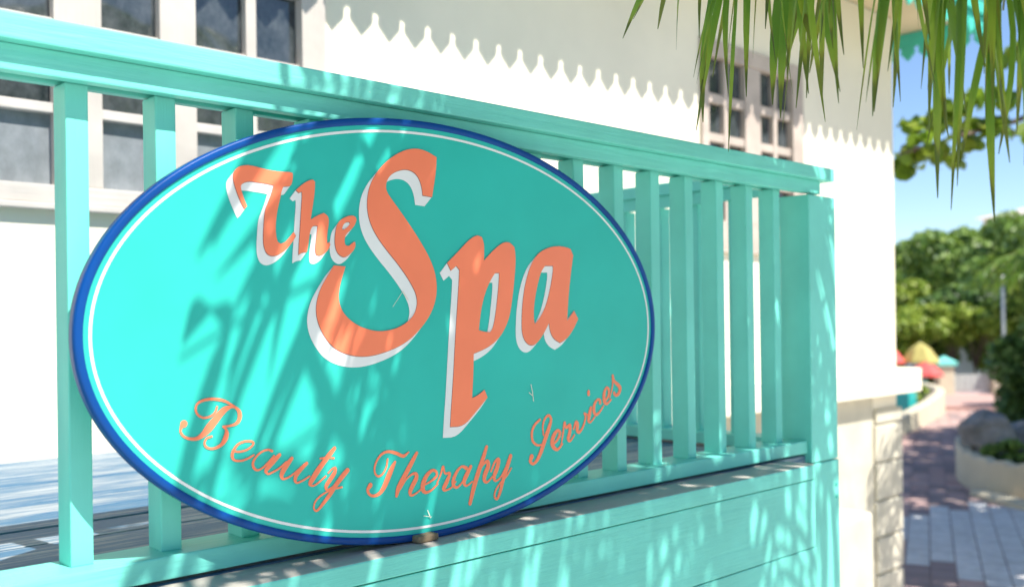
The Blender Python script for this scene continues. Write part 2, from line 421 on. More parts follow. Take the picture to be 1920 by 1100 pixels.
# front edge board: painted face, worn grey top
lg = box('edge_board', -1.6, 2.675, 1.508, 1.621, E-.483, DZ, M['plank'], D, .004)
lg.data.materials.append(M['ledge'])
for p in lg.data.polygons:
    if p.normal.z > .6: p.material_index = 1
zz = [-.4855, -.688, -.890, -1.092, -1.294, -1.6]
for a, b in zip(zz, zz[1:]):
    box('skirt_plank', -1.6, 2.68+(.004 if a < -.6 else 0), 1.512, 1.538, E+b+.0022, E+a, M['plank'], D, .0025)
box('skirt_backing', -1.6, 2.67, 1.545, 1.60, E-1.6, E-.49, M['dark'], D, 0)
for x in (-1.5, .7, 2.85):
    for y in (2.2, 3.3): box('joist_post', x-.05, x+.05, y-.05, y+.05, 0, DZ-.036, M['wood'], D)

# ------------------------------------------------------------------ front railing
RL = empty('porch_railing', (1.2, 1.65, DZ), 'turquoise wooden porch railing with square balusters behind the oval sign', 'railing')
box('handrail', -1.6, 2.965, 1.590, 1.735, E+.433, E+.475, M['rail'], RL, .004)
box('apron', -1.6, 2.915, 1.613, 1.638, E+.391, E+.4325, M['rail'], RL, .003)
box('apron', -1.6, 2.80, 1.69, 1.712, E+.397, E+.4325, M['rail'], RL, .003)
box('bottom_rail', -1.6, 2.8165, 1.613, 1.72, E-.431, E-.391, M['rail'], RL, .004)
bx = .580; bp = .1509; r = random.Random(8)
bm_ = box_mesh('baluster', .037, .054, .787, .003)
for k in range(-13, 15):
    x = bx + k*bp
    o = link('baluster', bm_, M['railz'], RL, (x+.0185, 1.65+.027+r.uniform(-.0015, .0015), E+.0015))
    o.rotation_euler = (0, r.uniform(-.004, .004), r.uniform(-.03, .03))
box('post', 2.817, 2.983, 1.600, 1.705, E-.462, E+.384, M['railz'], RL, .004)
box('post', 2.817, 2.985, 1.598, 1.706, gz(2.9, 1.6)-.05, E-.465, M['railz'], RL, .004)
for zz_ in (-.545, -.585):
    tube('bolt_head', [(2.965, 1.599, E+zz_), (2.965, 1.5945, E+zz_)], [.006, .005], M['trim'], RL, 10)
# end railing, running back to the wall
R2 = empty('end_railing', (2.85, 2.6, DZ), 'short turquoise railing running back from the corner post to the house wall', 'railing')
box('handrail', 2.785, 2.925, 1.736, 3.42, E+.433, E+.475, M['raily'], R2, .004)
box('apron', 2.805, 2.83, 1.72, 3.42, E+.391, E+.4325, M['raily'], R2, .003)
box('bottom_rail', 2.805, 2.895, 1.722, 3.42, E-.431, E-.391, M['raily'], R2, .004)
bm2 = box_mesh('baluster', .054, .037, .787, .003)
for k in range(11):
    link('baluster', bm2, M['railz'], R2, (2.862, 1.875+.0185+k*.16, E+.0015))

# ------------------------------------------------------------------ the oval sign
SX, SZ, SY = 1.273, E-.018, 1.565
SG = empty('oval_sign', (SX, 1.58, E-.44), 'oval turquoise board with blue rim and painted orange lettering, leaning on the porch railing', 'sign')
EA, EB = .716, .422
def ell(a, b, n=160): return [(a*math.cos(2*math.pi*k/n), b*math.sin(2*math.pi*k/n)) for k in range(n)]
n = 160
def disc(name, a, b, y0, y1, mat, parent):
    e = ell(a, b); V = [(SX+x, y0, SZ+z) for x, z in e] + [(SX+x, y1, SZ+z) for x, z in e]
    Fc = [tuple(range(n)), tuple(range(2*n-1, n-1, -1))] + [(i, i+n, (i+1) % n+n, (i+1) % n) for i in range(n)]
    return raw(name, V, Fc, mat, parent)
board = disc('board', EA-.006, EB-.006, SY, SY+.038, M['sign'], SG)
def ring(name, prof, mat, parent, smooth=True):
    V, Fc = [], []
    m = len(prof)
    for k in range(n):
        t = 2*math.pi*k/n
        for (d, y) in prof: V.append((SX+(EA+d)*math.cos(t), y, SZ+(EB+d)*math.sin(t)))
    for k in range(n):
        for j in range(m-1 if name != 'rim' else m):
            a, b = k*m+j, k*m+(j+1) % m; c, d = ((k+1) % n)*m+(j+1) % m, ((k+1) % n)*m+j
            Fc.append((a, b, c, d))
    o = raw(name, V, Fc, mat, parent, smooth=smooth)
    bm = bmesh.new(); bm.from_mesh(o.data); bmesh.ops.recalc_face_normals(bm, faces=bm.faces); bm.to_mesh(o.data); bm.free(); return o
ring('rim', [(-.0145, SY+.004), (-.0145, SY-.002), (-.0135, SY-.0032), (-.009, SY-.0036), (-.004, SY-.004), (-.001, SY-.0025), (0, SY+.004), (0, SY+.018), (-.012, SY+.018)], M['blue'], SG)
ring('border_line', [(-.0285, SY-.0006), (-.0235, SY-.0006)], M['swhite'], SG)
BIG = [
('T',[(-445.0,273.8),(-442.7,282.1),(-436.0,288.8),(-426.0,292.8),(-414.8,294.5),(-401.3,293.2),(-385.4,290.6),(-366.9,288.7),(-345.8,289.2),(-333.9,289.9),(-328.0,288.8),(-326.8,283.6),(-329.5,268.6),(-334.3,264.4),(-346.2,263.0),(-349.8,257.5),(-353.6,241.6),(-358.5,224.5),(-362.3,205.6),(-363.8,186.8),(-362.8,172.3),(-359.9,163.1),(-353.6,159.8),(-345.3,162.7),(-335.7,172.6),(-327.1,182.5),(-322.4,175.3),(-328.6,165.6),(-338.3,154.6),(-350.3,144.7),(-362.1,138.7),(-371.5,137.1),(-379.5,139.5),(-385.2,146.5),(-388.4,158.7),(-388.2,177.2),(-386.7,197.9),(-384.1,218.6),(-378.2,231.4),(-371.0,248.5),(-366.1,263.4),(-381.2,265.2),(-397.2,265.9),(-412.9,266.6),(-424.2,263.6),(-429.8,259.0),(-430.9,253.9),(-428.8,246.0),(-424.6,234.2),(-419.2,222.4),(-424.4,217.5),(-430.2,227.7),(-436.6,241.3),(-440.9,253.1),(-444.0,262.9)],[],(-12.8,-16.9)),
('h',[(-321.2,258.8),(-311.4,267.0),(-301.5,274.2),(-291.6,279.3),(-285.4,280.5),(-281.0,277.1),(-281.1,268.5),(-282.9,251.2),(-286.1,233.8),(-289.4,216.5),(-291.0,206.8),(-281.5,212.7),(-271.4,217.7),(-262.6,220.8),(-256.3,217.5),(-251.8,211.3),(-252.8,199.3),(-255.5,186.2),(-257.0,173.2),(-255.9,164.5),(-252.0,168.0),(-249.5,162.7),(-253.5,153.8),(-262.5,145.9),(-272.6,141.2),(-280.1,143.1),(-282.4,150.5),(-281.0,165.6),(-278.2,182.9),(-276.3,195.9),(-281.7,196.6),(-286.7,195.3),(-291.8,188.6),(-294.4,175.6),(-297.1,158.5),(-299.8,147.7),(-309.5,146.3),(-317.4,141.8),(-316.7,157.6),(-314.4,181.0),(-312.3,206.5),(-310.2,232.1),(-308.5,249.2),(-309.1,256.6),(-315.2,254.0)],[],(-12.7,-16.3)),
('e',[(-238.5,182.7),(-236.2,195.9),(-230.9,206.1),(-221.7,213.2),(-209.9,218.3),(-199.3,220.5),(-192.8,218.3),(-189.9,212.9),(-193.0,203.9),(-201.1,194.6),(-210.4,187.5),(-216.3,180.6),(-218.5,170.6),(-216.0,163.0),(-208.2,162.2),(-198.8,169.3),(-194.3,170.6),(-192.8,162.9),(-197.7,153.8),(-207.1,145.8),(-217.7,140.3),(-225.4,141.8),(-233.1,147.0),(-238.1,156.6),(-239.7,169.6)],[(-223.4,192.3),(-220.6,201.2),(-214.0,207.1),(-206.1,207.5),(-204.9,204.3),(-210.2,198.5),(-218.2,192.5)],(-11.0,-13.6)),
('S',[(8.4,351.9),(-13.6,361.0),(-39.3,364.9),(-64.7,360.8),(-92.5,348.9),(-119.9,329.9),(-141.5,308.2),(-157.7,283.0),(-164.8,256.7),(-164.8,228.8),(-156.3,203.5),(-140.9,180.6),(-119.9,157.6),(-95.9,134.4),(-74.3,110.7),(-57.9,88.8),(-48.1,71.0),(-46.1,53.1),(-53.2,33.0),(-70.3,17.6),(-92.5,6.8),(-114.4,1.4),(-141.1,-0.7),(-167.3,3.6),(-192.8,12.5),(-215.4,27.5),(-228.6,44.4),(-233.2,63.2),(-231.0,82.1),(-224.2,103.1),(-216.4,123.1),(-242.1,124.5),(-255.1,106.7),(-270.9,83.6),(-279.9,60.9),(-282.6,38.3),(-277.7,15.6),(-265.1,-7.2),(-248.4,-26.3),(-228.8,-37.3),(-203.9,-45.3),(-178.4,-47.9),(-152.4,-46.2),(-120.4,-39.4),(-87.6,-28.6),(-59.6,-13.7),(-30.9,10.4),(-10.3,35.1),(1.8,62.3),(5.2,89.7),(-0.2,119.1),(-14.2,148.2),(-36.7,178.9),(-61.6,208.9),(-86.1,236.2),(-107.5,258.8),(-118.1,271.1),(-120.6,281.8),(-117.8,293.0),(-109.5,304.6),(-95.8,313.4),(-76.5,319.6),(-59.8,319.4),(-45.8,313.6),(-36.3,302.4),(-30.9,287.1),(-28.9,271.5),(-4.7,270.2),(-0.2,291.9),(6.1,322.1)],[],(-18.8,-20.3)),
('p',[(33.0,137.8),(58.1,157.7),(86.5,182.2),(103.7,193.8),(118.2,198.8),(129.7,195.0),(136.5,180.1),(134.7,145.3),(158.6,165.8),(182.8,182.2),(198.0,188.1),(213.3,187.0),(225.4,177.3),(229.3,152.8),(224.2,107.9),(215.9,58.7),(207.3,23.1),(191.5,-3.4),(173.1,-22.9),(143.2,-39.6),(102.4,-51.4),(100.4,-96.4),(96.2,-144.7),(112.3,-140.1),(131.6,-129.2),(140.1,-146.2),(111.8,-170.3),(72.6,-201.5),(35.5,-199.7),(38.9,-160.8),(45.3,-102.2),(52.3,-18.0),(59.0,49.6),(64.3,100.6),(65.8,124.0),(57.6,132.2),(42.6,122.1)],[(178.7,120.3),(166.7,120.0),(151.5,102.1),(136.4,75.8),(125.9,45.4),(120.9,19.4),(117.6,-2.2),(132.0,-5.9),(149.6,-7.1),(158.6,1.5),(166.9,32.2),(173.6,71.7),(178.4,107.0)],(-19.1,-21.4)),
('a',[(244.3,13.8),(248.2,58.8),(258.5,104.1),(275.0,140.7),(294.8,164.1),(321.1,178.0),(354.4,185.9),(384.9,185.3),(405.4,181.4),(414.2,166.1),(406.5,130.3),(396.5,73.5),(390.6,14.6),(414.5,38.0),(428.8,18.9),(412.3,-4.6),(391.2,-25.5),(367.1,-35.2),(347.1,-26.8),(334.1,-10.3),(331.2,10.5),(310.9,-16.8),(291.1,-34.7),(273.0,-39.7),(256.0,-31.5),(245.7,-13.3)],[(282.4,17.9),(283.0,49.8),(293.4,91.0),(307.0,125.6),(320.4,139.7),(345.6,140.4),(346.7,128.9),(335.9,86.9),(322.0,49.8),(301.9,22.3),(285.5,8.8)],(-17.6,-15.7)),
]
SCRIPT = [
('B',[[(-539.4,-146.9,13.7),(-544.2,-153.3,5.5),(-545.0,-160.0,3.9),(-539.7,-167.6,4.1),(-529.1,-172.7,5.3),(-517.1,-173.3,7.2),(-506.1,-167.9,10.3),(-495.0,-157.4,15.3),(-485.0,-146.8,14.5),(-474.9,-136.0,13.3),(-464.8,-127.9,10.9),(-454.6,-124.7,5.8)],[(-479.7,-122.9,3.4),(-483.5,-131.9,3.2),(-492.3,-138.1,3.4),(-504.5,-139.5,3.2),(-514.1,-134.2,3.2),(-518.1,-125.9,3.7),(-516.3,-116.9,4.1),(-509.0,-111.7,4.8),(-496.8,-109.1,5.3),(-482.0,-109.6,5.3),(-467.1,-113.3,5.1),(-454.6,-120.0,3.9),(-444.5,-126.6,2.9)],[(-454.6,-124.7,3.4),(-445.7,-126.5,4.8),(-439.4,-132.8,7.2),(-437.5,-141.2,8.7),(-439.7,-149.2,7.7),(-446.1,-154.6,5.8),(-457.6,-157.1,3.4),(-468.9,-157.3,2.3)],[(-468.9,-157.3,2.3),(-464.0,-162.4,4.8),(-462.8,-169.5,8.7),(-465.5,-178.5,10.2),(-471.9,-187.2,7.2),(-481.9,-192.0,5.3),(-493.0,-192.6,3.7),(-501.5,-187.8,3.7),(-503.1,-180.8,3.7),(-498.9,-174.3,3.9),(-490.3,-172.1,3.4)]]),
('e',[[(-451.9,-199.7,3.4),(-440.4,-203.2,2.9),(-424.9,-201.2,3.4),(-414.4,-195.1,3.6),(-412.2,-190.1,3.9),(-418.2,-186.9,4.1),(-429.9,-186.5,4.1),(-441.5,-190.1,4.6),(-449.3,-198.8,5.8),(-452.8,-207.8,6.3),(-449.6,-216.3,4.3),(-438.1,-219.2,3.9),(-425.1,-217.2,3.6),(-412.0,-212.0,2.9)]]),
('a',[[(-376.0,-208.5,5.1),(-384.0,-205.3,3.9),(-396.1,-207.7,3.9),(-406.8,-214.9,4.3),(-413.5,-224.9,5.3),(-411.8,-234.6,5.3),(-404.5,-239.0,3.9),(-393.8,-235.4,3.4),(-383.0,-227.0,3.4),(-372.1,-217.3,3.7)],[(-361.2,-216.8,7.6),(-372.2,-225.8,10.1),(-383.1,-235.4,9.7),(-388.6,-242.0,7.6),(-384.7,-248.0,3.5),(-375.2,-245.9,3.2),(-361.5,-240.2,3.1),(-347.7,-230.8,3.2)]]),
('u',[[(-336.5,-225.9,8.0),(-344.9,-234.8,10.1),(-353.4,-244.8,11.2),(-357.6,-254.0,8.7),(-353.6,-260.6,4.6),(-339.7,-257.4,3.5),(-325.6,-249.2,3.2),(-309.9,-238.6,3.2)],[(-305.6,-237.9,7.1),(-317.1,-246.5,8.6),(-327.1,-256.4,9.1),(-330.1,-265.9,6.6),(-326.0,-270.8,3.5),(-313.2,-267.9,3.2),(-300.3,-262.0,2.7)]]),
('t',[[(-245.5,-216.6,8.4),(-257.6,-228.0,11.1),(-271.0,-241.7,11.1),(-284.3,-256.4,12.3),(-296.1,-271.2,10.7),(-299.1,-277.1,6.6),(-291.9,-280.4,3.7),(-280.3,-275.6,3.3),(-265.5,-266.1,3.2)],[(-276.7,-232.3,2.5),(-262.0,-232.1,4.1),(-247.3,-234.6,3.9)]]),
('y',[[(-259.5,-260.5,3.7),(-250.5,-254.0,4.3),(-244.0,-253.5,5.6),(-246.2,-262.1,9.5),(-256.8,-274.7,10.0),(-264.3,-283.9,8.5),(-263.0,-291.6,4.5),(-251.1,-288.1,3.3),(-238.9,-278.2,3.2)],[(-217.5,-260.8,10.6),(-229.8,-271.6,11.1),(-243.5,-285.2,10.1),(-255.7,-300.1,9.5),(-269.2,-313.4,7.8),(-279.5,-323.3,6.1),(-286.9,-327.2,4.5),(-291.7,-321.6,3.5),(-289.5,-311.9,3.7),(-280.7,-303.1,3.7),(-266.0,-296.3,3.2),(-248.1,-292.2,3.2),(-230.1,-290.7,2.8)]]),
('T',[[(-105.9,-257.3,6.4),(-113.4,-268.2,11.4),(-122.7,-284.7,13.5),(-132.0,-301.2,12.2),(-142.9,-312.9,9.0),(-157.1,-316.8,6.2),(-167.6,-312.5,6.1),(-171.6,-303.4,7.4),(-165.6,-295.5,11.5)],[(-123.9,-249.5,4.3),(-126.7,-263.8,4.5),(-135.1,-276.0,4.3),(-145.9,-280.5,4.5),(-154.0,-273.8,4.5),(-154.5,-260.7,5.1),(-147.2,-247.0,5.1),(-136.3,-237.9,5.8),(-121.9,-235.0,6.1),(-103.8,-239.8,7.4),(-85.5,-247.6,7.4),(-72.4,-241.5,3.5)]]),
('h',[[(-51.7,-245.1,7.7),(-65.2,-263.2,11.5),(-82.4,-286.6,12.2),(-97.6,-308.4,12.8),(-103.3,-323.9,7.4)],[(-93.9,-311.8,3.4),(-78.8,-294.4,4.0),(-63.7,-285.8,5.1),(-54.3,-286.9,8.7),(-54.4,-295.9,11.5),(-64.1,-309.7,11.5),(-69.9,-320.9,9.6),(-66.3,-327.9,5.6),(-53.0,-324.6,4.0),(-39.5,-317.3,3.2)]]),
('e',[[(-35.6,-311.7,4.2),(-18.1,-306.3,4.9),(-2.3,-297.5,7.0),(-2.2,-288.4,6.3),(-11.9,-284.2,7.0),(-25.6,-291.7,10.1),(-35.5,-305.7,12.6),(-37.6,-319.0,11.4),(-30.1,-326.6,7.0),(-14.5,-323.5,4.7),(1.3,-313.3,4.0)]]),
('r',[[(-0.6,-311.5,3.5),(9.6,-294.3,4.9),(15.8,-279.7,6.3),(20.7,-294.1,4.9),(33.5,-295.6,7.0),(25.2,-311.6,11.2),(17.0,-324.4,10.5),(21.7,-329.0,4.9),(37.0,-325.4,4.3),(49.4,-314.5,3.5)]]),
('a',[[(78.6,-289.8,9.4),(66.3,-285.3,5.6),(53.8,-293.3,7.9),(43.4,-309.1,9.8),(43.2,-321.5,8.4),(53.3,-326.8,5.6),(67.8,-316.8,4.3),(82.6,-296.6,5.1)],[(91.1,-288.1,8.7),(80.4,-302.6,12.3),(71.9,-317.3,10.8),(78.0,-326.8,4.9),(94.8,-320.1,4.3)]]),
('p',[[(136.4,-251.5,9.1),(125.2,-276.0,12.3),(111.9,-303.1,13.4),(98.7,-333.2,13.0),(87.7,-364.9,10.1)],[(111.9,-306.3,3.6),(125.0,-288.7,5.1),(138.0,-282.1,9.8),(140.0,-293.5,12.8),(131.1,-308.5,12.8),(128.7,-321.0,9.8),(137.2,-326.2,5.5),(154.8,-314.5,4.5)]]),
('y',[[(148.4,-304.1,5.5),(159.7,-286.1,6.5),(170.7,-282.4,10.9),(166.0,-299.7,12.7),(157.0,-316.4,10.8),(161.1,-326.6,5.2),(176.7,-320.3,4.7),(190.3,-302.4,4.7)],[(206.5,-278.0,10.9),(194.8,-302.9,12.5),(183.2,-327.6,10.9),(173.9,-352.4,9.4),(164.8,-365.8,6.7),(157.5,-360.0,5.1),(160.8,-347.5,5.1),(174.2,-333.0,4.7),(194.5,-319.2,4.7),(208.3,-304.4,3.9)]]),
('S',[[(309.7,-241.5,4.8),(307.7,-221.0,5.6),(315.2,-204.7,6.6),(327.5,-198.8,7.2),(334.6,-207.9,8.3),(329.5,-222.8,11.2),(319.4,-242.3,12.9),(309.4,-261.7,12.9),(299.4,-281.0,12.1),(287.2,-296.5,9.6),(275.3,-302.6,7.0),(266.9,-296.0,9.6),(270.8,-286.4,13.7)],[(298.4,-206.1,6.4),(281.5,-217.1,7.2),(272.8,-233.1,7.8),(275.2,-251.7,7.2),(290.2,-262.6,5.6),(309.4,-261.7,4.0)]]),
('e',[[(338.4,-266.2,5.0),(353.4,-257.4,7.2),(363.6,-242.8,9.2),(356.3,-235.3,8.0),(343.7,-244.5,12.4),(337.5,-261.0,14.1),(343.2,-273.5,10.4),(355.5,-278.1,7.5),(370.6,-267.6,5.8)]]),
('r',[[(365.5,-274.0,4.0),(373.5,-243.7,5.8),(379.0,-218.3,6.6),(383.8,-230.8,7.4),(396.6,-226.6,9.5),(396.3,-242.3,11.6),(390.9,-257.4,10.7),(398.4,-262.6,5.8),(411.4,-250.6,5.0)]]),
('v',[[(409.1,-236.4,5.0),(417.1,-221.4,8.3),(422.1,-227.0,12.4),(421.9,-241.0,10.7),(429.5,-245.2,7.6),(442.8,-232.2,6.9),(451.0,-211.7,6.2),(446.0,-202.5,5.2),(461.6,-209.0,4.4)]]),
('i',[[(469.9,-191.9,9.3),(464.2,-209.2,12.4),(461.4,-221.4,9.1),(469.2,-224.9,5.1),(482.8,-214.2,5.1)],[(462.7,-153.1,9.7),(462.6,-158.8,10.2)]]),
('c',[[(503.3,-181.7,9.7),(502.3,-175.5,8.0),(494.3,-173.9,6.2),(483.3,-183.9,9.7),(480.4,-199.7,10.6),(488.2,-209.2,8.0),(501.8,-203.1,6.2),(515.6,-189.7,4.4)]]),
('e',[[(515.8,-180.7,5.3),(532.4,-169.2,7.3),(535.5,-153.1,8.2),(527.4,-147.2,7.1),(518.9,-159.3,10.9),(518.6,-177.3,11.5),(526.6,-185.8,8.2),(543.3,-177.1,5.4)]]),
('s',[[(537.9,-173.2,4.2),(549.5,-143.0,5.4),(550.1,-117.6,6.2),(555.3,-132.4,8.2),(569.1,-142.3,10.9),(577.4,-151.9,11.8),(571.5,-164.3,10.0),(560.2,-167.3,8.2),(554.7,-161.5,9.1)]]),
]
SCRATCH = [[(270.3,-125.1),(275.0,-143.2),(278.0,-163.6)],[(263.3,-142.5),(276.5,-151.6)],[(-107.7,47.2),(-82.4,77.9),(-69.4,61.0)],[(-27.7,-362.0),(-19.7,-379.3)],[(-37.4,-372.4),(-16.9,-377.6)]]

def smooth_poly(p, it=2):
    for _ in range(it):
        q = []; m = len(p)
        for i in range(m):
            a, b, c = Vector(p[i-1]), Vector(p[i]), Vector(p[(i+1) % m])
            u, v = (b-a), (c-b)
            if u.length and v.length and u.angle(v) > R(42): q.append(tuple(b))
            else:
                q.append(tuple(b+(a-b)*.25)); q.append(tuple(b+(c-b)*.25))
        p = q
    return p
def at(x, z, y): return (SX+x/1000, y, SZ+z/1000)
def poly_faces(outer, holes, y, V, Fc, dx=0, dz=0):
    loops = [[Vector((a+dx, b+dz, 0)) for a, b in outer]] + [[Vector((a+dx, b+dz, 0)) for a, b in h] for h in holes]
    base = len(V)
    for lp in loops:
        for q in lp: V.append(at(q.x, q.y, y))
    for t in tessellate_polygon(loops): Fc.append(tuple(base+i for i in t))
for nm, outer, hole, (vx, vz) in BIG:
    o_ = smooth_poly(outer); hs = [smooth_poly(hole)] if hole else []
    V, Fc = [], []; poly_faces(o_, hs, SY-.0022, V, Fc)
    lt = raw('letter', V, Fc, M['orange'], SG); lt['label'] = 'large orange letter %s with white drop shade' % nm
    V, Fc = [], []; N = 22
    for k in range(N): poly_faces(o_, hs, SY-.0016+.00004*k, V, Fc, vx*(k+1)/N, vz*(k+1)/N)
    raw('drop_shade', V, Fc, M['swhite'], lt)
    V, Fc = [], []; poly_faces(o_, hs, SY-.0019, V, Fc, -.9, -1.1)
    raw('outline', V, Fc, M['inkline'], lt)
def catmull(p, k=6):
    q = [np.array(a, float) for a in p]; q = [2*q[0]-q[1]] + q + [2*q[-1]-q[-2]]; out = []
    for i in range(1, len(q)-2):
        for s in range(k):
            t = s/k; a, b, c, d = q[i-1:i+3]
            out.append(.5*((2*b)+(-a+c)*t+(2*a-5*b+4*c-d)*t*t+(-a+3*b-3*c+d)*t**3))
    out.append(q[-2]); return out
for nm, strokes in SCRIPT:
    V, Fc = [], []
    for si, st in enumerate(strokes):
        c = catmull(st); y = SY-.0010-.00008*si; base = len(V); m = len(c)
        # rounded ends
        for i in range(m):
            d = c[min(i+1, m-1)][:2]-c[max(i-1, 0)][:2]; d = d/(np.linalg.norm(d)+1e-9); nn = np.array((-d[1], d[0]))
            wd = max(3.6, c[i][2]*.9)/2
            a = c[i][:2]+nn*wd; b = c[i][:2]-nn*wd; yy = y-.0000015*i
            V += [at(a[0], a[1], yy), at(b[0], b[1], yy)]
        for i in range(m-1): Fc.append((base+2*i, base+2*i+1, base+2*i+3, base+2*i+2))
        for e_, off in ((c[0], .0001), (c[-1], .00013)):
            b2 = len(V); wd = max(3.6, e_[2]*.9)/2
            for k in range(14):
                t = 2*math.pi*k/14; V.append(at(e_[0]+wd*math.cos(t), e_[1]+wd*math.sin(t), y-off))
            Fc.append(tuple(range(b2, b2+14)))
    lt = raw('letter', V, Fc, M['orange'], SG); lt['label'] = 'small orange script letter %s' % nm
for k, l in enumerate(SCRATCH):
    V, Fc = [], []
    for i, (a, b) in enumerate(l): V += [at(a-.9, b-.4, SY-.0026), at(a+.9, b+.4, SY-.0026)]
    for i in range(len(l)-1): Fc.append((2*i, 2*i+1, 2*i+3, 2*i+2))
    raw('scratch', V, Fc, M['scratch'], SG)
wd = box('wooden_wedge', 1.205, 1.258, 1.542, 1.60, DZ+.001, DZ+.015, M['wood'], None, .004)
tag(wd, 'small bare wood wedge under the oval sign on the ledge', 'wedge')

# ------------------------------------------------------------------ palm
def leaflet(p0, d0, L, W, g, side, rnd, V, Fc, T, segs=7, tw=0.):
    p = Vector(p0); d = Vector(d0).normalized(); base = len(V); st = L/segs
    wv0 = side.copy(); dr = Vector((rnd.uniform(-.09, .09), rnd.uniform(-.09, .09), 0))
    for i in range(segs+1):
        t = i/segs
        if i:
            d = (d + Vector((0, 0, -1))*g*st*4 + dr).normalized(); p = p + d*st
        wv = (wv0 - d*wv0.dot(d)); wv = wv.normalized() if wv.length > 1e-4 else d.orthogonal().normalized()
        wv = Matrix.Rotation(tw*t, 3, d) @ wv
        nr = d.cross(wv)
        wd = W*.5*(min(1, .45+t*4) * (1-.25*t-.68*max(0, (t-.62)/.38)**1.4)+.02)
        V += [p+wv*wd+nr*wd*.35, p.copy(), p-wv*wd+nr*wd*.35]; T += [t]*3
    for i in range(segs):
        a = base+3*i
        Fc += [(a, a+1, a+4, a+3), (a+1, a+2, a+5, a+4)]
def mk(name, V, Fc, T, mat, parent):
    me = bpy.data.meshes.new(name); me.from_pydata([tuple(v) for v in V], [], Fc)
    me.polygons.foreach_set('use_smooth', [True]*len(Fc))
    at_ = me.attributes.new('t', 'FLOAT', 'POINT'); at_.data.foreach_set('value', T); me.update()
    return link(name, me, mat, parent)
def bez(P, t):
    a, b, c = P; return a*(1-t)**2 + b*2*t*(1-t) + c*t*t
def frond(parent, P, n, L, W, g, single, rnd, t0=.22, spread=.9, z_lo=None):
    P = [Vector(q) for q in P]
    pts = [bez(P, t/12) for t in range(13)]
    fr = tube('frond', pts, [.014*(1-.8*k/12) for k in range(13)], M['rachis'], parent, 6)
    VV, FF, TT = [], [], []
    for i in range(n):
        t = t0+(1-t0)*(i+rnd.random()*.6)/n
        p = bez(P, t); tg = (bez(P, min(1, t+.02))-bez(P, t-.02)).normalized()
        sd = tg.cross(Vector((0, 0, 1))).normalized()
        for sg in (-1, 1):
            d = (sd*sg*spread + tg*(.35+.5*t) + Vector((0, 0, rnd.uniform(-.25, .25)))).normalized()
            ln = L*(.55+.45*math.sin(math.pi*min(1, .25+.75*(1-t))))*rnd.uniform(.75, 1.12)
            if t > .93: ln *= .7
            ww = tg + Vector((rnd.uniform(-.5, .5), rnd.uniform(-.5, .5), rnd.uniform(-.2, .2)))
            V, Fc, T = ([], [], []) if single else (VV, FF, TT)
            leaflet(p, d, ln, W*rnd.uniform(.8, 1.15), g*rnd.uniform(.8, 1.3), ww, rnd, V, Fc, T, tw=rnd.uniform(-.9, .9))
            if single: mk('leaflet', V, Fc, T, M['palm'], fr)
    if not single: tag(mk('leaflets', VV, FF, TT, M['palm'], fr), kind='stuff')
    return fr
PC = Vector((2.42, .32, E+1.70))
PT = empty('palm_tree', (2.6, .1, gz(2.6, 0)), 'green palm with long drooping leaflets, brown at the tips, hanging over the porch railing', 'palm tree')
tube('trunk', [(2.62, .08, gz(2.6, 0)-.05), (2.6, .12, E-.6), (2.52, .2, E+.6), PC], [.10, .075, .065, .07], M['palmbark'], PT, 10)
rnd = random.Random(21)
# fronds drooping over the railing, their tips hanging into the picture
for P1, P2, n_, L_, W_ in [((2.0, .85, E+1.7), (1.50, 1.16, E+.68), 13, .38, .015), ((2.1, .95, E+1.75), (1.74, 1.20, E+.70), 16, .54, .020), ((2.2, .95, E+1.75), (1.94, 1.16, E+.74), 14, .56, .021), ((2.25, .95, E+1.75), (2.16, 1.20, E+.80), 12, .54, .021),
                           ((2.45, .95, E+1.85), (2.38, 1.14, E+.84), 10, .60, .024), ((2.65, .95, E+1.85), (2.64, 1.10, E+.84), 10, .76, .027), ((2.8, .9, E+1.85), (2.95, 1.06, E+.86), 10, .80, .027)]:
    frond(PT, [PC, P1, P2], n_, L_, W_, 1.5, True, rnd, .55, .45)
# the rest of the crown, out of the picture above, shading the sign
for az, L, up, dr, n_ in [(205, 1.3, .3, .6, 20), (183, 1.55, .40, .55, 11), (168, 1.58, .30, .70, 11), (156, 1.55, .30, .85, 12), (190, 1.4, .5, .5, 22), (176, 1.4, .2, .7, 28), (163, 1.4, .5, .5, 36), (150, 1.35, .15, .7, 42), (136, 1.2, .45, .5, 48), (122, 1.1, .25, .55, 48), (108, 1.0, .5, .4, 46), (92, .9, .25, .5, 42),
                      (76, 1.0, .45, .45, 40), (60, 1.1, .2, .55, 38), (46, 1.2, .5, .5, 18), (30, 1.3, .2, .6, 14), (14, 1.3, .45, .5, 14), (358, 1.3, .15, .6, 14), (335, 1.3, .4, .5, 18), (305, 1.2, .2, .6, 18), (275, 1.2, .4, .5, 20), (250, 1.2, .2, .6, 20), (228, 1.2, .35, .5, 24),
                      (170, 1.0, .3, .5, 30), (156, 1.05, .0, .5, 34), (143, .95, .3, .5, 34), (130, .85, .05, .5, 30), (115, .8, .1, .5, 30), (60, .9, 0, .5, 20), (10, 1.0, 0, .5, 14)]:
    d = Vector((math.cos(R(az)), math.sin(R(az)), 0))
    frond(PT, [PC, PC+d*L*.5+Vector((0, 0, up)), PC+d*L+Vector((0, 0, up-dr))], n_, .5, .036, .7, False, rnd, .1)


